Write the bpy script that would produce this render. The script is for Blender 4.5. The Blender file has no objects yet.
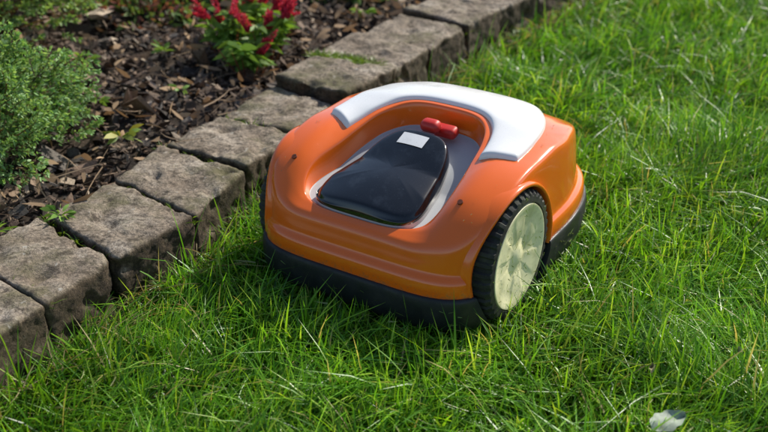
import bpy, bmesh, math, random
import numpy as np
from mathutils import Vector, noise, Matrix
random.seed(4); rng=np.random.default_rng(7)
scene=bpy.context.scene
scene.view_settings.view_transform='Standard'; scene.view_settings.look='None'
scene.view_settings.exposure=0; scene.view_settings.gamma=1
SUN=(0.69,0.72); EL=39
# ------------------------------------------------------------ world / light
w=bpy.data.worlds.new("World"); scene.world=w; w.use_nodes=True
nt=w.node_tree; nt.nodes.clear()
sky=nt.nodes.new('ShaderNodeTexSky'); sky.sky_type='NISHITA'; sky.sun_disc=False
az=math.atan2(SUN[0],SUN[1]); sky.sun_elevation=math.radians(EL); sky.sun_rotation=az
bg=nt.nodes.new('ShaderNodeBackground'); bg.inputs[1].default_value=0.13
wo=nt.nodes.new('ShaderNodeOutputWorld')
nt.links.new(sky.outputs[0],bg.inputs[0]); nt.links.new(bg.outputs[0],wo.inputs[0])
sl=bpy.data.lights.new("sun","SUN"); sl.energy=5.0; sl.angle=math.radians(0.5); sl.color=(1,.95,.84)
so=bpy.data.objects.new("sun",sl); scene.collection.objects.link(so)
d=Vector((math.sin(az)*math.cos(math.radians(EL)),math.cos(az)*math.cos(math.radians(EL)),math.sin(math.radians(EL))))
so.rotation_euler=d.to_track_quat('Z','Y').to_euler(); so.location=d*6
# ------------------------------------------------------------ camera
cd=bpy.data.cameras.new("camera"); cam=bpy.data.objects.new("camera",cd); scene.collection.objects.link(cam)
cam.location=(0,0,.88); cam.rotation_euler=(math.radians(62),0,0)
cd.lens=50; cd.sensor_width=36; cd.clip_end=500; cd.clip_start=.02
cd.dof.use_dof=True; cd.dof.focus_distance=1.60; cd.dof.aperture_fstop=4.5
scene.camera=cam
# ------------------------------------------------------------ helpers
def mat(name):
    m=bpy.data.materials.new(name); m.use_nodes=True
    n=m.node_tree.nodes; return m,n,m.node_tree.links,n['Principled BSDF']
def tex(n,l,scale,detail=4,coord='Object',rough=.55,kind='ShaderNodeTexNoise'):
    tc=n.new('ShaderNodeTexCoord'); t=n.new(kind); l.new(tc.outputs[coord],t.inputs['Vector'])
    t.inputs['Scale'].default_value=scale
    if kind=='ShaderNodeTexNoise': t.inputs['Detail'].default_value=detail; t.inputs['Roughness'].default_value=rough
    return t
def ramp(n,l,src,stops):
    r=n.new('ShaderNodeValToRGB'); e=r.color_ramp.elements
    e[0].position=stops[0][0]; e[0].color=(*stops[0][1],1); e[1].position=stops[-1][0]; e[1].color=(*stops[-1][1],1)
    for p,c in stops[1:-1]:
        x=e.new(p); x.color=(*c,1)
    l.new(src,r.inputs[0]); return r
def mixc(n,l,fac,a,b,mode='MIX'):
    x=n.new('ShaderNodeMix'); x.data_type='RGBA'; x.blend_type=mode
    for s,i in ((fac,0),(a,6),(b,7)):
        if isinstance(s,(int,float)): x.inputs[i].default_value=s
        elif isinstance(s,tuple): x.inputs[i].default_value=(*s,1)
        else: l.new(s,x.inputs[i])
    return x.outputs[2]
def bump(n,l,h,bsdf,strength,dist=.002,prev=None):
    b=n.new('ShaderNodeBump'); b.inputs['Strength'].default_value=strength; b.inputs['Distance'].default_value=dist
    l.new(h,b.inputs['Height'])
    if prev: l.new(prev.outputs[0],b.inputs['Normal'])
    l.new(b.outputs[0],bsdf.inputs['Normal']); return b
def plastic(name,col,rough=.3,dirtc=(.12,.1,.06),lo=.6,hi=.85,amount=.5,coat=0,spec=.5,lowdirt=0):
    m,n,l,b=mat(name)
    t=tex(n,l,18,8,rough=.7); r=ramp(n,l,t.outputs[0],[(lo,(0,0,0)),(hi,(amount,)*3)])
    t2=tex(n,l,420,2); r2=ramp(n,l,t2.outputs[0],[(.68,(0,0,0)),(.74,(amount,)*3)])
    c=mixc(n,l,r.outputs[0],col,dirtc); c=mixc(n,l,r2.outputs[0],c,dirtc)
    if lowdirt:
        tc=n.new('ShaderNodeTexCoord'); sp=n.new('ShaderNodeSeparateXYZ'); l.new(tc.outputs['Object'],sp.inputs[0])
        t5=tex(n,l,90,6,rough=.8)
        ma=n.new('ShaderNodeMath'); ma.operation='MULTIPLY_ADD'; l.new(t5.outputs[0],ma.inputs[0]); ma.inputs[1].default_value=-.10; l.new(sp.outputs[2],ma.inputs[2])
        r5=ramp(n,l,ma.outputs[0],[(0.0,(lowdirt,)*3),(.014,(0,0,0))]); c=mixc(n,l,r5.outputs[0],c,(.17,.14,.07))
    l.new(c,b.inputs['Base Color'])
    t3=tex(n,l,30,6); rr=ramp(n,l,t3.outputs[0],[(.3,(rough*.75,)*3),(.75,(min(1,rough*1.6),)*3)]); l.new(rr.outputs[0],b.inputs['Roughness'])
    b.inputs['Coat Weight'].default_value=coat; b.inputs['Coat Roughness'].default_value=.08; b.inputs['Specular IOR Level'].default_value=spec
    t4=tex(n,l,900,2); bump(n,l,t4.outputs[0],b,.05,.0004)
    return m
def leafmat(name,trans=.45,rough=.45,spec=.35,tint=(1.25,1.15,.5)):
    m,n,l,b=mat(name)
    a=n.new('ShaderNodeAttribute'); a.attribute_name='Col'
    c=a.outputs['Color']
    l.new(c,b.inputs['Base Color']); b.inputs['Roughness'].default_value=rough; b.inputs['Specular IOR Level'].default_value=spec
    tr=n.new('ShaderNodeBsdfTranslucent'); c2=mixc(n,l,1.0,c,tint,'MULTIPLY'); l.new(c2,tr.inputs[0])
    mx=n.new('ShaderNodeMixShader'); mx.inputs[0].default_value=trans
    l.new(b.outputs[0],mx.inputs[1]); l.new(tr.outputs[0],mx.inputs[2]); l.new(mx.outputs[0],n['Material Output'].inputs[0])
    return m
def link(ob,parent=None):
    scene.collection.objects.link(ob)
    if parent: ob.parent=parent
    return ob
def np_mesh(name,V,loops,starts,totals,col,mats,smooth=False,matidx=None):
    me=bpy.data.meshes.new(name)
    me.vertices.add(len(V)); me.vertices.foreach_set('co',np.ascontiguousarray(V,dtype=np.float32).ravel())
    me.loops.add(len(loops)); me.loops.foreach_set('vertex_index',loops.astype(np.int32))
    me.polygons.add(len(starts)); me.polygons.foreach_set('loop_start',starts.astype(np.int32))
    me.polygons.foreach_set('loop_total',totals.astype(np.int32))
    me.update(calc_edges=True)
    if col is not None:
        ca=me.color_attributes.new('Col','FLOAT_COLOR','POINT')
        ca.data.foreach_set('color',np.ascontiguousarray(np.c_[col,np.ones(len(col))],dtype=np.float32).ravel())
    for m in mats: me.materials.append(m)
    me.polygons.foreach_set('use_smooth',np.full(len(starts),smooth))
    if matidx is not None: me.polygons.foreach_set('material_index',matidx.astype(np.int32))
    me.update()
    return link(bpy.data.objects.new(name,me))
def norm(a): return a/np.maximum(np.linalg.norm(a,axis=1,keepdims=True),1e-9)
class Rib:
    def __init__(s): s.V=[];s.C=[];s.n=0
    def add(s,base,dr,bend,L,W,prof,col,side=None,tipcol=1.15,rootcol=.55):
        N=len(base)
        if side is None: side=norm(np.cross(dr,rng.normal(size=(N,3))))
        L=np.broadcast_to(L,(N,))[:,None]; W=np.broadcast_to(W,(N,))[:,None]
        rows=[]; cs=[]
        for i,p in enumerate(prof):
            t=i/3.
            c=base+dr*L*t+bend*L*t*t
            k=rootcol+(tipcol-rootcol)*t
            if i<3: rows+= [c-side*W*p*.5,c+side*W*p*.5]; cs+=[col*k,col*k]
            else: rows.append(c); cs.append(col*k)
        s.V.append(np.stack(rows,1).reshape(-1,3)); s.C.append(np.stack(cs,1).reshape(-1,3)); s.n+=N
    def build(s,name,m,smooth=True):
        V=np.concatenate(s.V);C=np.concatenate(s.C);n=s.n
        o=(np.arange(n)*7)[:,None]
        lp=(o+np.array([[0,1,3,2,2,3,5,4,4,5,6]])).ravel()
        st=((np.arange(n)*11)[:,None]+np.array([[0,4,8]])).ravel(); tt=np.tile([4,4,3],n)
        return np_mesh(name,V,lp,st,tt,C,[m],smooth)
G=(1,.9,.6,0); LF=(.2,1,.8,0)
def vnoise(x,y,s,seed=0):
    xs=x*s+seed*17.3; ys=y*s+seed*9.1
    return (np.sin(xs*1.0+1.7*np.sin(ys*.8+seed))+np.sin(ys*1.3+1.3*np.sin(xs*.9+2))+np.sin((xs+ys)*.71+seed)*.8)/2.8
# ------------------------------------------------------------ kerb layout
F=[(-.70,.77),(-.62,.93),(-.545,1.10),(-.4645,1.25),(-.4006,1.374),(-.303,1.511),(-.2425,1.682),(-.157,1.84),(-.078,1.989),(.030,2.136),(.110,2.289),(.205,2.445),(.30,2.60),(.41,2.75),(.52,2.90),(.63,3.05),(.74,3.2),(.86,3.35),(.98,3.5)]
B=[(-.88,.89),(-.80,1.06),(-.715,1.23),(-.635,1.385),(-.55,1.515),(-.47,1.647),(-.4115,1.794),(-.324,1.932),(-.238,2.096),(-.163,2.236),(-.068,2.40),(.0396,2.563),(.144,2.69),(.25,2.84),(.36,2.99),(.47,3.14),(.58,3.29),(.70,3.44),(.82,3.59)]
F=[(-.94,.29),(-.86,.45),(-.78,.61)]+F; B=[(-1.12,.41),(-1.04,.57),(-.96,.73)]+B
for i in range(8):
    F.append((F[-1][0]+.12,F[-1][1]+.15)); B.append((B[-1][0]+.12,B[-1][1]+.15))
Fa=np.array(F);Ba=np.array(B)
def ext(P,y):
    Y=np.r_[-8,P[:,1],14]; X=np.r_[P[0,0]-(P[0,1]+8)*.5,P[:,0],P[-1,0]+(14-P[-1,1])*.8]
    return np.interp(y,Y,X)
xf=lambda y:ext(Fa,y); xb=lambda y:ext(Ba,y)
ZL=-.03; ZB=.03
m,n,l,b=mat("kerb_concrete")
t1=tex(n,l,11,8,rough=.7); c1=ramp(n,l,t1.outputs[0],[(.3,(.17,.125,.085)),(.5,(.34,.27,.20)),(.7,(.54,.46,.37))])
t2=tex(n,l,150,5,rough=.8); c2=ramp(n,l,t2.outputs[0],[(.36,(.35,.35,.35)),(.6,(1.25,1.25,1.25))])
c=mixc(n,l,1.0,c1.outputs[0],c2.outputs[0],'MULTIPLY')
t5=tex(n,l,6,8,rough=.75); mf=ramp(n,l,t5.outputs[0],[(.48,(0,0,0)),(.62,(.75,)*3)])
c=mixc(n,l,mf.outputs[0],c,(.12,.115,.04))
t7=tex(n,l,38,6,rough=.75); mf2=ramp(n,l,t7.outputs[0],[(.52,(0,0,0)),(.62,(.85,)*3)]); c=mixc(n,l,mf2.outputs[0],c,(.07,.052,.034))
t8=tex(n,l,75,4,rough=.6); mf3=ramp(n,l,t8.outputs[0],[(.64,(0,0,0)),(.70,(.6,)*3)]); c=mixc(n,l,mf3.outputs[0],c,(.52,.50,.44))
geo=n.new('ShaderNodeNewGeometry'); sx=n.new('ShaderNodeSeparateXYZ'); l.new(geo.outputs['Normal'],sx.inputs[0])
rs=ramp(n,l,sx.outputs[2],[(.2,(.36,.31,.26)),(.8,(1,1,1))]); c=mixc(n,l,1.0,c,rs.outputs[0],'MULTIPLY')  # shade painted into the colour: side faces darker than the tops
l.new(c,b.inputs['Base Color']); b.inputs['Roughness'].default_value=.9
bb=bump(n,l,t2.outputs[0],b,.9,.004); t6=tex(n,l,45,6,rough=.7); bump(n,l,t6.outputs[0],b,.8,.008,bb)
stone=m
bm=bmesh.new()
for i in range(len(F)-1):
    f0,f1,b1,b0=[Vector(p) for p in (F[i],F[i+1],B[i+1],B[i])]
    ctr=(f0+f1+b0+b1)/4; g=.970
    tmp=bmesh.new(); tz=.08+random.uniform(-.006,.006)+ (.012 if i>10 else 0)
    tilt=[random.uniform(-.006,.006) for _ in range(4)]
    off=Vector((random.uniform(-.005,.005),random.uniform(-.005,.005)))
    tv=[]; bv=[]
    for k,p in enumerate((f0,f1,b1,b0)):
        q=ctr+(p-ctr)*g+off
        tv.append(tmp.verts.new((q.x,q.y,tz+tilt[k]))); q2=ctr+(p-ctr)*(g+.01)+off; bv.append(tmp.verts.new((q2.x,q2.y,-.12)))
    tmp.faces.new(tv[::-1]); tmp.faces.new(bv)
    for k in range(4): tmp.faces.new((tv[k],tv[(k+1)%4],bv[(k+1)%4],bv[k]))
    bmesh.ops.recalc_face_normals(tmp,faces=tmp.faces)
    bmesh.ops.bevel(tmp,geom=list(tmp.edges),offset=.007,segments=2,profile=.5,affect='EDGES')
    for _ in range(5):
        es=[e for e in tmp.edges if e.calc_length()>.009]
        if not es: break
        bmesh.ops.subdivide_edges(tmp,edges=es,cuts=1,use_grid_fill=True)
    bmesh.ops.triangulate(tmp,faces=[f for f in tmp.faces if len(f.verts)>4])
    tmp.normal_update()
    for vv in tmp.verts:
        p=vv.co+Vector((i*3.1,0,0)); nn=vv.normal
        dsp=noise.noise(p*14)*.006+noise.noise(p*45)*.0036+noise.noise(p*120)*.0022
        ch=noise.noise(p*26+Vector((5,5,5)))
        vv.co+=nn*(dsp-(max(0,ch-.22)*.022))
    me=bpy.data.meshes.new('t'); tmp.to_mesh(me); bm.from_mesh(me); bpy.data.meshes.remove(me); tmp.free()
me=bpy.data.meshes.new("stone_border_edging"); bm.to_mesh(me); bm.free(); me.materials.append(stone)
for p in me.polygons: p.use_smooth=True
link(bpy.data.objects.new("stone_border_edging",me))
# ------------------------------------------------------------ ground sheets
m,n,l,b=mat("lawn_soil")
t=tex(n,l,4,8,rough=.7); c=ramp(n,l,t.outputs[0],[(.3,(.025,.045,.01)),(.6,(.05,.095,.016)),(.8,(.08,.14,.025))]); l.new(c.outputs[0],b.inputs['Base Color'])
b.inputs['Roughness'].default_value=1; t=tex(n,l,90,5); bump(n,l,t.outputs[0],b,1,.01)
me=bpy.data.meshes.new("lawn_ground"); S=120
me.from_pydata([(-S,-S,ZL),(S,-S,ZL),(S,S,ZL),(-S,S,ZL)],[],[(0,1,2,3)]); me.materials.append(m); link(bpy.data.objects.new("lawn_ground",me))
m,n,l,b=mat("bed_soil")
t=tex(n,l,40,8,rough=.7); c=ramp(n,l,t.outputs[0],[(.3,(.018,.012,.008)),(.7,(.07,.046,.03))]); l.new(c.outputs[0],b.inputs['Base Color'])
b.inputs['Roughness'].default_value=1; bump(n,l,t.outputs[0],b,1,.01)
ys=np.r_[np.linspace(-6,.2,8),np.linspace(.3,4.2,130),np.linspace(4.6,13,8)]; us=np.r_[np.linspace(0,1.6,60),np.linspace(1.8,6,10)]
def bedz(x,y,u): return ZB+noise.noise((x*6,y*6,0))*.018+noise.noise((x*25,y*25,3))*.012+min(u,1)*.03
V=[];Fc=[]
for y in ys:
    for u in us:
        x=float(xb(y))+.04-u; V.append((x,y,bedz(x,y,u)))
nu=len(us)
for i in range(len(ys)-1):
    for j in range(nu-1): Fc.append((i*nu+j,i*nu+j+1,(i+1)*nu+j+1,(i+1)*nu+j))
me=bpy.data.meshes.new("flower_bed_ground"); me.from_pydata(V,[],Fc); me.materials.append(m)
for p in me.polygons:p.use_smooth=True
link(bpy.data.objects.new("flower_bed_ground",me))
# bark chips
N=30000
cy=rng.uniform(.9,3.9,N); cu=rng.uniform(.0,1.6,N); cx=xb(cy)-cu+.01
cz=np.array([bedz(a_,b_,c_) for a_,b_,c_ in zip(cx,cy,cu)])+rng.uniform(-.003,.016,N)
Ln=rng.gamma(1.6,.0048,N)+.0025; Wd=Ln*rng.uniform(.2,.75,N); Th=rng.uniform(.001,.0035,N)
cor=np.array([[-1,-1,-1],[1,-1,-1],[1,1,-1],[-1,1,-1],[-1,-1,1],[1,-1,1],[1,1,1],[-1,1,1]],float)
loc=cor[None]*np.stack([Ln,Wd,Th],1)[:,None,:]*.7
loc*= (1+rng.uniform(-.6,.6,(N,8,3))*np.array([1,1,.5])); loc[:,:,2]+=(loc[:,:,0]**2)*rng.uniform(-25,25,(N,1))
a=rng.uniform(0,6.28,N); tx=rng.normal(0,.48,N); ty=rng.normal(0,.48,N)
def rot(P,ax,an):
    c,s=np.cos(an)[:,None],np.sin(an)[:,None]; i,j=[(1,2),(0,2),(0,1)][ax]; Q=P.copy()
    Q[:,:,i]=P[:,:,i]*c-P[:,:,j]*s; Q[:,:,j]=P[:,:,i]*s+P[:,:,j]*c; return Q
loc=rot(rot(rot(loc,0,tx),1,ty),2,a); V=(loc+np.stack([cx,cy,cz],1)[:,None,:]).reshape(-1,3)
pal=np.array([[.08,.05,.033],[.145,.092,.06],[.20,.13,.085],[.31,.215,.145],[.035,.024,.017],[.46,.36,.26],[.18,.15,.125]])
col=np.repeat(pal[rng.choice(7,N,p=[.25,.21,.16,.11,.15,.06,.06])]*rng.uniform(.6,1.3,(N,1)),8,0)
fq=np.array([0,3,2,1,4,5,6,7,0,1,5,4,1,2,6,5,2,3,7,6,3,0,4,7])
m,n,l,b=mat("bark"); at=n.new('ShaderNodeAttribute'); at.attribute_name='Col'
t=tex(n,l,200,5,rough=.7); r=ramp(n,l,t.outputs[0],[(.3,(.5,)*3),(.7,(1.4,)*3)]); c=mixc(n,l,1.0,at.outputs['Color'],r.outputs[0],'MULTIPLY')
l.new(c,b.inputs['Base Color']); b.inputs['Roughness'].default_value=.75; bump(n,l,t.outputs[0],b,.8,.003)
np_mesh("bark_mulch",V,((np.arange(N)*8)[:,None]+fq[None]).ravel(),np.arange(N*6)*4,np.full(N*6,4),col,[m])
# ------------------------------------------------------------ mower frame
YAW=math.radians(57.5); MO=Vector((-.034,1.392,0))
cyw,syw=math.cos(YAW),math.sin(YAW)
def tolocal(x,y):
    dx=x-MO.x;dy=y-MO.y; return dx*cyw+dy*syw,-dx*syw+dy*cyw
# ------------------------------------------------------------ grass
R=Rib()
def lawn(Nc,y0,y1,x0,x1,hmul=1,wm=1):
    y=rng.uniform(y0,y1,Nc); x=rng.uniform(x0,x1,Nc)
    k=x>xf(y)+.004; x=x[k];y=y[k]
    k=rng.uniform(0,1,len(x))<.66+.34*vnoise(x,y,55,1); x=x[k];y=y[k]; M=len(x)
    lx,ly=tolocal(x,y)
    inside=(np.abs((lx-.235)/.265)**4.5+np.abs(ly/.205)**4.5)<1
    near=(np.abs((lx-.225)/.31)**4+np.abs(ly/.25)**4)<1
    dk=x-xf(y)
    clump=vnoise(x,y,14,2)*.6+vnoise(x,y,37,4)*.4
    hgt=rng.normal(.056,.018,M).clip(.018,.115)*hmul*(1+.38*clump)
    tall=(dk<.05)&(rng.uniform(0,1,M)<.3); hgt=np.where(tall,hgt*rng.uniform(1.1,1.6,M),hgt)
    hgt=np.where(near,np.minimum(hgt,.055),hgt)
    hgt=np.where(inside,np.minimum(hgt,.03),hgt)
    an=rng.uniform(0,6.283,M); 
    flow=vnoise(x,y,9,3)*2.8+vnoise(x,y,31,5)*1.8
    mixd=rng.uniform(0,1,M)<.55; an=np.where(mixd,flow+rng.normal(0,.5,M),an)
    lean=rng.uniform(.1,1.35,M)
    hd=np.stack([np.cos(an),np.sin(an),np.zeros(M)],1)
    dr=norm(hd*lean[:,None]*.6+np.array([0,0,1.]))
    bend=hd*(lean*rng.uniform(.3,1.2,M))[:,None]-np.array([0,0,1.])*(lean*rng.uniform(.15,.55,M))[:,None]
    sd=norm(np.cross(dr,rng.normal(size=(M,3))*.5+hd))
    pal=np.array([[.105,.31,.022],[.17,.44,.03],[.27,.56,.04],[.06,.19,.02],[.40,.63,.08],[.52,.47,.22]])
    col=pal[rng.choice(6,M,p=[.25,.28,.22,.12,.10,.03])]*rng.uniform(.7,1.25,(M,1))
    yel=(.5+.5*vnoise(x,y,5,8))[:,None]; col=col*(1+np.array([.2,.05,-.1])*yel)*(1+.18*vnoise(x,y,11,6)[:,None])
    R.add(np.stack([x,y,np.full(M,ZL)],1),dr,bend,hgt*1.15,rng.uniform(.0016,.0045,M)*wm,G,col,side=sd,rootcol=.35,tipcol=1.25)  # shaded gaps painted in: blade roots darkened, tips brightened
lawn(100000,.82,2.1,-.62,.92); lawn(38000,2.1,3.3,-.1,1.5,1,1.25); lawn(8000,.2,.82,-.9,1.0,1,1.5); lawn(8000,.82,3.3,1.0,2.2,1.1,1.5); lawn(8000,3.3,5,.8,3.2,1.2,2)
M=900; y=rng.uniform(.9,3.2,M); x=xf(y)+rng.uniform(.0,.07,M); an=rng.normal(1.0,1.2,M)
dr=norm(np.stack([np.cos(an),np.sin(an),rng.uniform(-.1,.7,M)],1)); bend=np.stack([rng.normal(0,.2,M),rng.normal(0,.2,M),-rng.uniform(0,.3,M)],1)
R.add(np.stack([x,y,rng.uniform(-.01,.02,M)],1),dr,bend,rng.uniform(.03,.08,M),.0018,G,np.array([[.45,.37,.2]])*rng.uniform(.5,1.2,(M,1)),rootcol=.8)
M=1500; y=rng.uniform(.85,2.8,M); x=rng.uniform(-.5,1.2,M); k_=x>xf(y)+.02; x=x[k_];y=y[k_];M=len(x); lx,ly=tolocal(x,y)
k_=~((np.abs((lx-.235)/.28)**4+np.abs(ly/.22)**4)<1); x=x[k_];y=y[k_];M=len(x); an=rng.uniform(0,6.28,M)
R.add(np.stack([x,y,rng.uniform(.0,.022,M)],1),norm(np.stack([np.cos(an),np.sin(an),rng.normal(0,.2,M)],1)),rng.normal(0,.15,(M,3)),rng.uniform(.015,.05,M),rng.uniform(.001,.0025,M),G,np.array([[.50,.52,.22]])*rng.uniform(.5,1.1,(M,1)),rootcol=.9)
def tuft(px,py,pz,M,r,h,c=(.2,.33,.04)):
    an=rng.uniform(0,6.28,M); q=rng.uniform(0,1,M)*r
    hd=np.stack([np.cos(an),np.sin(an),np.zeros(M)],1)
    bs=np.array([px,py,pz])+hd*q[:,None]*np.array([1,1,0])
    R.add(bs,norm(hd*rng.uniform(.2,1.2,(M,1))+np.array([0,0,1.])),hd*.4-np.array([0,0,.3]),rng.uniform(.4,1,M)*h,.0022,G,np.array([c])*rng.uniform(.6,1.2,(M,1)),rootcol=.6)
for k in range(14):
    s=k/13; tuft(-.15+.13*s,2.235-.06*s,.088,45,.018,.026)
for j in (4,5,6,7,8,9,10,12,14):
    for k in range(9):
        s=random.random(); p=Fa[j]*(1-s)+Ba[j]*s; tuft(p[0],p[1],.064,14,.008,.026)
gm=leafmat("grass_blade",.45,.36,.5)
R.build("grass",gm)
# ------------------------------------------------------------ shrubs
leafm=leafmat("leaf",.35,.5,.3)
def shrub(name,c,rad,ntw,nl,ll,lw,pal,twl=.07,stem=(.12,.08,.05),up=.25,flat=1):
    R=Rib(); c=np.array(c); rad=np.array(rad)
    u=norm(rng.normal(size=(ntw,3))); u[:,2]=np.abs(u[:,2])*flat-.12
    lump=1+.16*np.sin(u[:,0]*7+u[:,1]*5+c[0]*9)+.12*np.sin(u[:,2]*9+u[:,1]*8+2)
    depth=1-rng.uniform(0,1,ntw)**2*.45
    tip=c+u*rad*lump[:,None]*depth[:,None]
    td=norm(u+np.array([0,0,up])+rng.normal(0,.35,(ntw,3)))
    tw=twl*rng.uniform(.6,1.3,ntw); base=tip-td*tw[:,None]
    R.add(base,td,td*0,tw,.0022,(1,.9,.7,0),np.repeat([stem],ntw,0)*1.0)
    K=60; uu=norm(rng.normal(size=(K,3))); uu[:,2]=np.abs(uu[:,2])*.8
    R.add(np.tile(c-np.array([0,0,rad[2]*.3]),(K,1))+rng.normal(0,.02,(K,3)),uu,uu*.0,rad.mean()*.85,.006,(1,.9,.7,0),np.repeat([stem],K,0))
    T=np.repeat(np.arange(ntw),nl); s=rng.uniform(.1,1.05,len(T)); M=len(T)
    pos=base[T]+td[T]*(tw[T]*s)[:,None]
    side=norm(np.cross(td[T],rng.normal(size=(M,3)))); ld=norm(side*1.0+td[T]*(.35+s[:,None]*.8))
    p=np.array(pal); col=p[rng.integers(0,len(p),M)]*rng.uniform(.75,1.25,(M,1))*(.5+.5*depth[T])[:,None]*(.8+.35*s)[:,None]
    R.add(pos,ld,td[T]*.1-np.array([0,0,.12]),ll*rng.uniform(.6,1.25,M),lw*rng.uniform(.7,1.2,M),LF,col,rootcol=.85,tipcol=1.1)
    return R.build(name,leafm)
gg=[(.23,.41,.14),(.30,.48,.19),(.18,.34,.10),(.37,.54,.25)]
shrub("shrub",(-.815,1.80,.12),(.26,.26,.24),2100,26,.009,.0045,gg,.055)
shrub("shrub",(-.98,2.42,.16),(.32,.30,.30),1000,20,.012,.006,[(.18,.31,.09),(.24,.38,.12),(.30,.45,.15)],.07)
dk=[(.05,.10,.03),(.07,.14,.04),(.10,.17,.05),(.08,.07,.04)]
shrub("shrub",(-.75,3.35,.15),(.42,.25,.30),500,14,.034,.017,dk,.10)  # this and the next: unseen back hedge, added to shade the bed
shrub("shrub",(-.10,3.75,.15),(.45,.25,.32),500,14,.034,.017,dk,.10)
shrub("ground_cover_plant",(-.62,2.66,.06),(.17,.13,.08),170,12,.026,.011,[(.12,.2,.055),(.28,.11,.10),(.17,.25,.08)],.08,stem=(.50,.24,.22))
shrub("ground_cover_plant",(-.46,2.78,.06),(.15,.12,.08),150,12,.026,.012,[(.10,.19,.05),(.25,.12,.09)],.08,stem=(.50,.24,.22))
shrub("ground_cover_plant",(-.10,2.88,.06),(.13,.12,.07),110,12,.026,.012,[(.10,.19,.05),(.15,.25,.07)],.06)
def redplant(c,nst,npl,hs=1):
    R=Rib(); c=np.array(c)
    for i in range(nst):
        a=random.uniform(0,6.28); ln=random.uniform(.05,.11)*hs; lean=random.uniform(.1,.75)
        dr=norm(np.array([[math.cos(a)*lean,math.sin(a)*lean,1]])); top=c+dr[0]*ln
        R.add(c[None]+np.array([[math.cos(a)*.02,math.sin(a)*.02,-.02]]),dr,dr*0,ln+.02,.004,(1,.9,.8,0),np.array([[.25,.10,.07]]))
        M=15; s=rng.uniform(.25,1,M); an=rng.uniform(0,6.28,M)
        ld=norm(np.stack([np.cos(an),np.sin(an),rng.uniform(.0,.7,M)],1))
        R.add(c+dr*(ln*s)[:,None],ld,np.tile([[0,0,-.35]],(M,1)),rng.uniform(.03,.06,M),rng.uniform(.011,.018,M),LF,np.array([[.2,.36,.06]])*rng.uniform(.6,1.3,(M,1)),rootcol=.8)
        if i<npl:
            for q in range(4):
                pd=norm(dr+rng.normal(0,.28 if q else .02,(1,3))); pl=random.uniform(.03,.045) if q else random.uniform(.05,.075); M=150; s=rng.uniform(0,1,M); an=rng.uniform(0,6.28,M); rr=(.0075*(1-s)**.6+.001)*rng.uniform(.3,1,M)
                P=top+pd*(pl*s)[:,None]+np.stack([np.cos(an)*rr,np.sin(an)*rr,0*s],1)
                ld=norm(np.stack([np.cos(an),np.sin(an),rng.uniform(.5,1.8,M)],1))
                R.add(P,ld,ld*.1,.0075,.0022,LF,np.array([[.62,.05,.13]])*rng.uniform(.45,1.4,(M,1)),rootcol=.8)
    return R.build("red_flower_plant",leafm)
redplant((-.30,2.25,.05),10,1,.8); redplant((-.27,2.34,.06),10,5); redplant((-.36,2.36,.06),9,4); redplant((-.33,2.48,.06),9,5)
def weed(c,M,L,W,pal,name="weed",up=.6):
    R=Rib(); an=rng.uniform(0,6.28,M); ld=norm(np.stack([np.cos(an),np.sin(an),rng.uniform(.1,up,M)],1))
    R.add(np.array(c)+ld*rng.uniform(0,.018,(M,1)),ld,np.tile([[0,0,-.3]],(M,1)),L*rng.uniform(.5,1.1,M),W*rng.uniform(.7,1.1,M),LF,np.array(pal)[rng.integers(0,len(pal),M)]*rng.uniform(.8,1.2,(M,1)),rootcol=.8)
    return R.build(name,leafm)
gw=[(.2,.36,.07),(.26,.42,.09)]
weed((-.515,1.50,.083),26,.022,.008,gw); weed((-.49,1.83,.075),14,.038,.014,[(.42,.40,.09),(.22,.34,.07),(.3,.36,.08)])
weed((-.50,2.32,.07),20,.03,.008,gw,up=1.5); weed((.02,2.75,.07),20,.04,.012,gw); weed((-.62,1.48,.06),20,.05,.004,gw,up=2); weed((-.05,2.62,.07),16,.035,.012,gw)
weed((-.58,2.02,.07),14,.022,.009,gw); weed((-.42,2.08,.07),10,.02,.008,gw); weed((-.66,2.25,.075),18,.03,.012,gw)
R=Rib(); M=500; y=rng.uniform(1.2,3.3,M); x=xb(y)-rng.uniform(0,1.0,M); an=rng.uniform(0,6.28,M)
dr=norm(np.stack([np.cos(an),np.sin(an),rng.normal(0,.2,M)],1))
R.add(np.stack([x,y,np.full(M,ZB+.035)],1),dr,rng.normal(0,.15,(M,3)),rng.uniform(.03,.12,M),rng.uniform(.001,.003,M),(1,.9,.7,0),np.array([[.32,.23,.15]])*rng.uniform(.4,1.3,(M,1)),rootcol=1)
M=1100; y=rng.uniform(1.2,3.3,M); x=xb(y)-rng.uniform(-.02,1.0,M); an=rng.uniform(0,6.28,M); dr=norm(np.stack([np.cos(an),np.sin(an),rng.normal(0,.35,M)],1))
R.add(np.stack([x,y,ZB+.025+rng.uniform(0,.025,M)],1),dr,rng.normal(0,.3,(M,3)),rng.uniform(.012,.042,M),rng.uniform(.007,.018,M),LF,np.array([[.40,.27,.16]])*rng.uniform(.35,1.3,(M,1)),rootcol=1)
R.build("dry_leaf_litter",leafmat("dry",.15,.8,.2,(1,.8,.6)))
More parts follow.
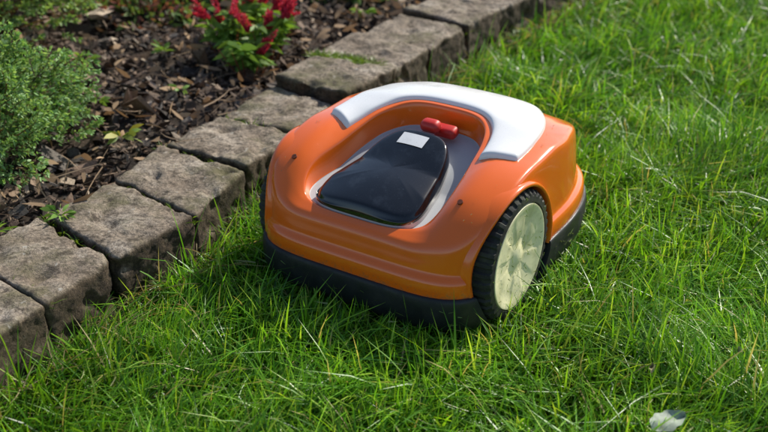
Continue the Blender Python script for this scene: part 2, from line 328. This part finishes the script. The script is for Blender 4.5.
def fallen(x,y,z,L,W,col,a):
    vs=[];fs=[];nx,ny=14,8
    for i in range(nx+1):
        s=i/nx; ww=W*math.sin(math.pi*min(1,s*.97+.03))**.6*(1+.10*math.sin(s*19+1))
        for j in range(ny+1):
            v=j/ny*2-1; vs.append((L*(s-.5),ww*v*.5,.004*abs(v)+.003*math.sin(s*5+v*2)))
    for i in range(nx):
        for j in range(ny): q=i*(ny+1)+j; fs.append((q,q+1,q+ny+2,q+ny+1))
    me=bpy.data.meshes.new("fallen_leaf"); me.from_pydata(vs,[],fs)
    m,n,l,b=mat("fallen_leaf"); t=tex(n,l,90,6); c=ramp(n,l,t.outputs[0],[(.35,tuple(k*.6 for k in col)),(.65,col)]); l.new(c.outputs[0],b.inputs['Base Color']); b.inputs['Roughness'].default_value=.7
    me.materials.append(m)
    for p in me.polygons:p.use_smooth=True
    o=link(bpy.data.objects.new("fallen_leaf",me)); o.location=(x,y,z); o.rotation_euler=(.05,-.1,a)
fallen(.355,1.055,.028,.050,.036,(.40,.46,.36),.4); fallen(.36,1.17,.024,.016,.008,(.5,.42,.2),1.2); fallen(.49,1.21,.024,.014,.006,(.5,.45,.25),2.2)
# ============================================================ MOWER
mower=bpy.data.objects.new("robot_lawn_mower",None); scene.collection.objects.link(mower); mower.location=MO; mower.rotation_euler=(0,0,YAW)
orange=plastic("orange_plastic",(.92,.155,.009),.18,(.25,.13,.05),.68,.95,.2,coat=.7,lowdirt=.5)
white=plastic("white_plastic",(.83,.83,.83),.24,(.4,.4,.36),.68,.95,.2,coat=.3)
grey=plastic("grey_plastic",(.46,.48,.50),.42,(.2,.2,.18),.6,.85,.4)
skirtm=plastic("black_bumper",(.013,.014,.017),.5,(.07,.068,.045),.52,.8,.55)
lidm=plastic("glossy_lid",(.005,.006,.008),.07,(.08,.10,.13),.52,.80,.4,coat=.5)
red=plastic("red_button",(.62,.03,.02),.35,(.3,.1,.08))
rub=plastic("tyre_rubber",(.016,.016,.016),.75,(.08,.09,.04),.45,.7,.7)
cream=plastic("wheel_cream",(.95,.88,.55),.5,(.40,.38,.15),.50,.75,.75)
paper=plastic("label",(.8,.8,.8),.5)
xs=np.linspace(-.08,.6,700)
k=np.exp(-np.linspace(-2,2,31)**2); k/=k.sum()
def smoothtab(X,Y): return np.convolve(np.pad(np.interp(xs,X,Y),15,'edge'),k,'valid')
FX=[.25,.31,.37,.42,.46,.5,.6]; FZ=[.226,.224,.210,.186,.152,.118,.05]
zc=smoothtab([-.08,-.03,-.01,.02,.06,.10,.15,.20]+FX,[.09,.115,.127,.141,.159,.177,.199,.216]+FZ)
zs=smoothtab([-.08,-.03,0,.02,.04,.06,.09,.12,.16,.20]+FX,[.08,.112,.142,.162,.178,.190,.201,.209,.215,.219]+FZ)
def Zt(x,y):
    t=min(1,max(0,(abs(y-.010)-.100)/.045)); t=t*t*(3-2*t)
    far=min(1,max(0,(x-.15)/.15))
    return float(np.interp(x,xs,zc))*(1-t)+float(np.interp(x,xs,zs))*t-(.008+.014*far)*(min(abs(y),.2)/.18)**2.5
NT=144
def shx(x,y): return y+.013*min(1,max(0,(.22-x)/.2))
def outline(cx,a,b,nn,taper=0,sc=1,grow=0,nf=None,sh=False):
    o=[]
    for i in range(NT):
        f=2*math.pi*i/NT; c,s=math.cos(f),math.sin(f)
        q=nn if nf is None else nn+(nf-nn)*(.5+.5*max(-1,min(1,c*2.5)))
        r=(abs(c/a)**q+abs(s/b)**q)**(-1/q); x=r*c;y=r*s; y*=1-taper*x/a
        rr=math.hypot(x,y); kk=sc*(rr+grow)/rr
        X=cx+x*kk;Y=y*kk
        o.append((X,shx(X,Y) if sh else Y))
    return o
RP=(.129,.128,.114,3.6,.20)
RO=lambda sc=1,g=0: outline(*RP,sc,g,None,True)
SO=lambda sc=1,g=0: outline(.235,.251,.197,5.4,.03,sc,g,2.5)
OO=lambda sc=1,g=0: outline(.235,.268,.209,5.2,.0,sc,g,2.9)
def lerp(A,B,t): return [(a[0]*(1-t)+b[0]*t,a[1]*(1-t)+b[1]*t) for a,b in zip(A,B)]
def rings_mesh(name,rings,mats,mi,subs=1,par=None,sm=True):
    V=[p for r in rings for p in r]; n=len(rings[0]); Fs=[];M=[]
    Fs.append(tuple(range(n))[::-1]); M.append(mi[0])
    for k in range(len(rings)-1):
        for i in range(n):
            j=(i+1)%n; Fs.append((k*n+i,k*n+j,(k+1)*n+j,(k+1)*n+i)); M.append(mi[k])
    Fs.append(tuple(range((len(rings)-1)*n,len(rings)*n))); M.append(mi[-1])
    me=bpy.data.meshes.new(name); me.from_pydata(V,[],Fs)
    for m in mats: me.materials.append(m)
    for p,q in zip(me.polygons,M): p.material_index=q; p.use_smooth=sm
    bm=bmesh.new(); bm.from_mesh(me); bmesh.ops.recalc_face_normals(bm,faces=bm.faces); bm.to_mesh(me); bm.free()
    ob=link(bpy.data.objects.new(name,me),par)
    if subs: md=ob.modifiers.new('s','SUBSURF'); md.levels=subs; md.render_levels=subs
    return ob
def zz(o,f): return [(x,y,f(x,y)) for x,y in o]
dep=lambda x: .007+.033*min(1,max(0,(x-.005)/.11))
rg=[];mi=[]
for sc in (.05,.5,.88): rg.append(zz(RO(sc),lambda x,y:Zt(x,0)-dep(x)-.001)); mi.append(1)
rg.append(zz(RO(.935),lambda x,y:Zt(x,0)-dep(x))); mi.append(1)
rg.append(zz(RO(.945),lambda x,y:Zt(x,0)-dep(x))); mi.append(0)
rg.append(zz(RO(.952),lambda x,y:Zt(x,y)*.3+Zt(x,0)*.7-dep(x)*.85)); mi.append(0)
rg.append(zz(RO(.972),lambda x,y:Zt(x,y)-.006)); mi.append(0)
rg.append(zz(RO(.984),lambda x,y:Zt(x,y)-.001)); mi.append(0)
rg.append(zz(RO(1.0),lambda x,y:Zt(x,y))); mi.append(0)
A=RO(1.025);Bq=SO(.97)
for t in (0,.25,.5,.75,1): rg.append(zz(lerp(A,Bq,t),Zt)); mi.append(0)
rg.append(zz(SO(.988),lambda x,y:Zt(x,y)-.001)); mi.append(0)
S_=SO(1.0); rg.append(zz(S_,lambda x,y:Zt(x,y)-.0055)); mi.append(0)
S3=[Zt(x,y) for x,y in S_]
def mixring(O,t,fz): 
    q=lerp(S_,O,t); return [(x,y,fz(S3[i])) for i,(x,y) in enumerate(q)]
# steep wall, then one crease, then the lower bulge
rg.append(mixring(OO(.99),.10,lambda s:s-.014)); mi.append(0)
rg.append(mixring(OO(.99),.28,lambda s:.5*(s-.014)+.5*min(.094,s-.024))); mi.append(0)
rg.append(mixring(OO(.99),.40,lambda s:min(.094,s-.024))); mi.append(0)
rg.append(mixring(OO(.99),.46,lambda s:min(.089,s-.029))); mi.append(0)
rg.append(mixring(OO(.992),.90,lambda s:min(.085,s-.033))); mi.append(0)
rg.append(mixring(OO(1.0),1,lambda s:min(.079,s-.039))); mi.append(0)
rg.append(zz(OO(1.0),lambda x,y:.053)); mi.append(0)
rg.append(zz(OO(1.0),lambda x,y:.051)); mi.append(0)
rg.append(zz(OO(.97),lambda x,y:.049)); mi.append(0)
rg.append(zz(OO(.5),lambda x,y:.046)); mi.append(0)
rg.append(zz(OO(.05),lambda x,y:.046)); mi.append(0)
body=rings_mesh("body_shell",rg,[orange,grey,skirtm],mi,1,mower)
rg=[zz(OO(.05),lambda x,y:.054),zz(OO(.99),lambda x,y:.057),zz(OO(1.005),lambda x,y:.059),zz(OO(1.018),lambda x,y:.057),zz(OO(1.024),lambda x,y:.049),zz(OO(1.024),lambda x,y:.026),zz(OO(1.012),lambda x,y:.006),zz(OO(.99),lambda x,y:-.002),zz(OO(.9),lambda x,y:-.002),zz(OO(.05),lambda x,y:-.002)]
skirt=rings_mesh("bumper_skirt",rg,[skirtm],[0]*10,1,mower)
WX,WZ=.113,.080; CR=.1075
cut=[]
for sgn in (-1,1):
    bm=bmesh.new(); bmesh.ops.create_cone(bm,cap_ends=True,segments=96,radius1=CR,radius2=CR,depth=.12)
    bmesh.ops.rotate(bm,verts=bm.verts,cent=(0,0,0),matrix=Matrix.Rotation(math.pi/2,3,'X'))
    me=bpy.data.meshes.new('cut'); bm.to_mesh(me); bm.free(); me.materials.append(skirtm)
    o=bpy.data.objects.new('cut',me); scene.collection.objects.link(o); o.parent=mower; o.location=(WX,sgn*(.156+.06),WZ); cut.append(o)
    for t in (body,skirt):
        md=t.modifiers.new('b','BOOLEAN'); md.operation='DIFFERENCE'; md.object=o; md.solver='EXACT'; md.material_mode='TRANSFER'
bpy.context.view_layer.update(); dg=bpy.context.evaluated_depsgraph_get()
for t in (body,skirt):
    me=bpy.data.meshes.new_from_object(t.evaluated_get(dg)); t.modifiers.clear(); t.data=me
    me.set_sharp_from_angle(angle=math.radians(38))
for o in cut: bpy.data.objects.remove(o)
def halfw(x,z):
    u=abs((x-.235)/.268); w1=.209*max(0,1-u**5.2)**(1/5.2)
    u=min(1,abs((x-.235)/.251)); w2=.197*1.03*max(0,1-u**5.4)**(1/5.4)
    t=min(1,max(0,(z-.085)/.10)); return w1*(1-t)+(w2*.65+w1*.35)*t
for sgn in (-1,1):
    prof=[(CR-.001,-.03),(CR-.001,-.0005),(CR+.0005,.0016),(CR+.004,.0016),(CR+.006,-.0005),(CR+.0065,-.006),(CR+.0065,-.03)]
    V=[];Fs=[];n=len(prof);K=80
    for i in range(K+1):
        a_=-14+208*i/K; a=math.radians(a_)
        for r,y in prof:
            x_=WX+r*math.cos(a); z_=WZ+r*math.sin(a); V.append((x_,sgn*(halfw(WX+(CR+.004)*math.cos(a),z_)+y),z_))
    for i in range(K):
        for j in range(n-1): Fs.append((i*n+j,i*n+j+1,(i+1)*n+j+1,(i+1)*n+j))
    Fs+= [tuple(range(n)),tuple(range(K*n,K*n+n))]
    me=bpy.data.meshes.new("wheel_arch"); me.from_pydata(V,[],Fs); me.materials.append(orange)
    bm=bmesh.new(); bm.from_mesh(me); bmesh.ops.recalc_face_normals(bm,faces=bm.faces); bm.to_mesh(me); bm.free()
    for p in me.polygons:p.use_smooth=True
    me.set_sharp_from_angle(angle=math.radians(60)); link(bpy.data.objects.new("wheel_arch",me),mower)
    NA=240; prof=[(0,.207),(.012,.207),(.017,.2035),(.030,.2035),(.036,.206),(.058,.206),(.072,.2075),(.079,.2095),(.082,.2095),(.0835,.206),(.085,.2095),(.093,.2085),(.099,.202),(.1005,.165),(.09,.160),(0,.160)]
    V=[];Fs=[];M=[];n=len(prof)
    for i in range(NA):
        a=2*math.pi*i/NA
        for j,(r,y) in enumerate(prof):
            if j in (3,4,5,6): y+= -.0016*(0.5+.5*math.tanh(4*math.cos(6*a)-1))*(1 if j in(4,5) else .3)
            if j in (11,12,13): r+=.0035*(1 if (i%6)<3 else 0)
            V.append((r*math.cos(a),sgn*y,r*math.sin(a)))
    for i in range(NA):
        kk=(i+1)%NA
        for j in range(n-1): Fs.append((i*n+j,i*n+j+1,kk*n+j+1,kk*n+j)); M.append(0 if j<9 else 1)
    me=bpy.data.meshes.new("wheel"); me.from_pydata(V,[],Fs); me.materials.append(cream); me.materials.append(rub)
    for p,q in zip(me.polygons,M): p.material_index=q;p.use_smooth=True
    bm=bmesh.new(); bm.from_mesh(me); bmesh.ops.remove_doubles(bm,verts=bm.verts,dist=1e-6); bmesh.ops.recalc_face_normals(bm,faces=bm.faces); bm.to_mesh(me); bm.free()
    me.set_sharp_from_angle(angle=math.radians(40)); o=link(bpy.data.objects.new("wheel",me),mower); o.location=(WX,0,WZ)
def polar(cx,a,b,nn,taper,f,grow=0):
    c,s=math.cos(f),math.sin(f); r=(abs(c/a)**nn+abs(s/b)**nn)**(-1/nn); x=r*c;y=r*s; y*=1-taper*x/a; rr=math.hypot(x,y); k=(rr+grow)/rr
    return cx+x*k,y*k
NU=90; vs=[0,.0,.04,.10,.2,.35,.5,.65,.8,.90,.96,1,1]
V=[];Fs=[];nv=len(vs)
def hIO(s):
    I=polar(*RP,math.radians(-84+168*s),.009); I=(I[0],shx(*I))
    return I,polar(.203,.206,.170,2.35,.05,math.radians(-105+210*s))
for i in range(NU+1):
    s=i/NU; e=min(s,1-s)*NU
    I,O=hIO(s)
    for j,v_ in enumerate(vs):
        x=I[0]*(1-v_)+O[0]*v_; y=I[1]*(1-v_)+O[1]*v_
        h=.0075
        if j in (0,nv-1): h=-.008
        elif j in (1,nv-2): h=.0035
        elif j in (2,nv-3): h=.0065
        if e<1: h=min(h,-.008)
        elif e<2: h=min(h,.0055)
        if e<1:
            I2,O2=hIO(1/NU if s<.5 else 1-1/NU); x=(I2[0]*(1-v_)+O2[0]*v_)*.85+x*.15; y=(I2[1]*(1-v_)+O2[1]*v_)*.85+y*.15
        V.append((x,y,Zt(x,y)+h))
for i in range(NU):
    for j in range(nv-1): Fs.append((i*nv+j,i*nv+j+1,(i+1)*nv+j+1,(i+1)*nv+j))
me=bpy.data.meshes.new("white_hood"); me.from_pydata(V,[],Fs); me.materials.append(white)
for p in me.polygons:p.use_smooth=True
hood=link(bpy.data.objects.new("white_hood",me),mower); md=hood.modifiers.new('s','SUBSURF'); md.levels=md.render_levels=1
# lid
LO=lambda sc=1,g=0: outline(.098,.093,.079,4.2,.28,sc,g,None,True)
fl=lambda x:Zt(x,0)-dep(x)
topz=lambda x,y: fl(x)+.037-.010*max(0,(.06-x)/.05)-.006*(abs(y-.008)/.06)**2
rg=[zz(LO(.1),lambda x,y:fl(x)-.01),zz(LO(1),lambda x,y:fl(x)-.01),zz(LO(1.0),lambda x,y:fl(x)+.004),zz(LO(1.0),lambda x,y:fl(x)+.006),
 zz(LO(1.0),lambda x,y:fl(x)+.014),zz(LO(.985),lambda x,y:topz(x,y)-.009),zz(LO(.95),lambda x,y:topz(x,y)-.0015),zz(LO(.91),lambda x,y:topz(x,y)),zz(LO(.6),topz),zz(LO(.3),topz),zz(LO(.04),topz)]
rings_mesh("control_lid",rg,[lidm,grey],[1,1,1,0,0,0,0,0,0,0,0],2,mower)
def rbox(name,c,sz,m,rot=(0,0,0),bev=.004,seg=3):
    bm=bmesh.new(); bmesh.ops.create_cube(bm,size=1)
    for v in bm.verts: v.co=Vector((v.co.x*sz[0],v.co.y*sz[1],v.co.z*sz[2]))
    bmesh.ops.bevel(bm,geom=list(bm.edges),offset=bev,segments=seg,affect='EDGES',profile=.5)
    me=bpy.data.meshes.new(name); bm.to_mesh(me); bm.free(); me.materials.append(m)
    for p in me.polygons:p.use_smooth=True
    o=link(bpy.data.objects.new(name,me),mower); o.location=c; o.rotation_euler=rot; return o
rbox("stop_button",(.207,.003,.209),(.024,.034,.021),red,(0,-.2,0),.0098,6)
rbox("stop_button_base",(.226,-.014,.197),(.024,.042,.018),red,(0,-.2,0),.008,5)
V=[];Fs=[]
for i in range(9):
    for j in range(13):
        x=.150+.024*i/8; y=-.014+.046*j/12; V.append((x,y,topz(x,y)+.0008))
for i in range(8):
    for j in range(12): q=i*13+j; Fs.append((q,q+1,q+14,q+13))
me=bpy.data.meshes.new("label"); me.from_pydata(V,[],Fs); me.materials.append(paper); link(bpy.data.objects.new("label",me),mower)
scm=plastic("screw_hole",(.16,.035,.01),.5)
for sx_,sy_ in ((.050,.158),(.050,-.138)):
    bm=bmesh.new(); bmesh.ops.create_cone(bm,cap_ends=True,segments=24,radius1=.0045,radius2=.004,depth=.003)
    me=bpy.data.meshes.new("screw"); bm.to_mesh(me); bm.free(); me.materials.append(scm)
    o=link(bpy.data.objects.new("screw",me),mower); o.location=(sx_,sy_,Zt(sx_,sy_)-.0005); o.rotation_euler=(0,-.5,0)
# cut grass stuck to skirt, shell and wheel
R=Rib(); o1=OO(1.027); M=150; ii=rng.integers(0,NT,M); P=np.array([o1[i] for i in ii]); z=rng.uniform(.004,.045,M)
tg=np.array([np.subtract(o1[(i+1)%NT],o1[i]) for i in ii]); tg=norm(np.c_[tg,rng.normal(0,.004,M)])
keep=~((np.abs(P[:,0]-WX)<.11)&(np.abs(P[:,1])>.15))
R.add(np.c_[P,z][keep],tg[keep],tg[keep]*0,rng.uniform(.004,.016,M)[keep],rng.uniform(.001,.002,M)[keep],G,(np.array([[.22,.30,.08]])*rng.uniform(.5,1.5,(M,1)))[keep],rootcol=.9)
M=90; r=rng.uniform(.02,.098,M); a=rng.uniform(0,6.28,M); t=rng.uniform(0,6.28,M)
for sgn in (-1,1):
    R.add(np.stack([WX+r*np.cos(a),np.full(M,sgn*.2108),WZ+r*np.sin(a)],1),np.stack([np.cos(t),0*t,np.sin(t)],1),np.zeros((M,3)),rng.uniform(.003,.014,M),.0015,G,np.array([[.26,.34,.09]])*rng.uniform(.4,1.4,(M,1)),rootcol=.9,side=np.stack([-np.sin(t),0*t,np.cos(t)],1))
M=50; x=rng.uniform(.0,.42,M); y=rng.choice([-1,1],M)*rng.uniform(.15,.18,M); t=rng.uniform(0,6.28,M)
R.add(np.stack([x,y,[Zt(a_,b_)+.0012 for a_,b_ in zip(x,y)]],1),np.stack([np.cos(t),.3*np.sin(t),0*t],1),np.zeros((M,3)),rng.uniform(.003,.009,M),.0013,G,np.array([[.30,.28,.10]])*rng.uniform(.4,1.2,(M,1)),rootcol=.9,side=np.stack([-.3*np.sin(t),np.cos(t),0*t],1))
o=R.build("grass_clippings",gm); o.parent=mower
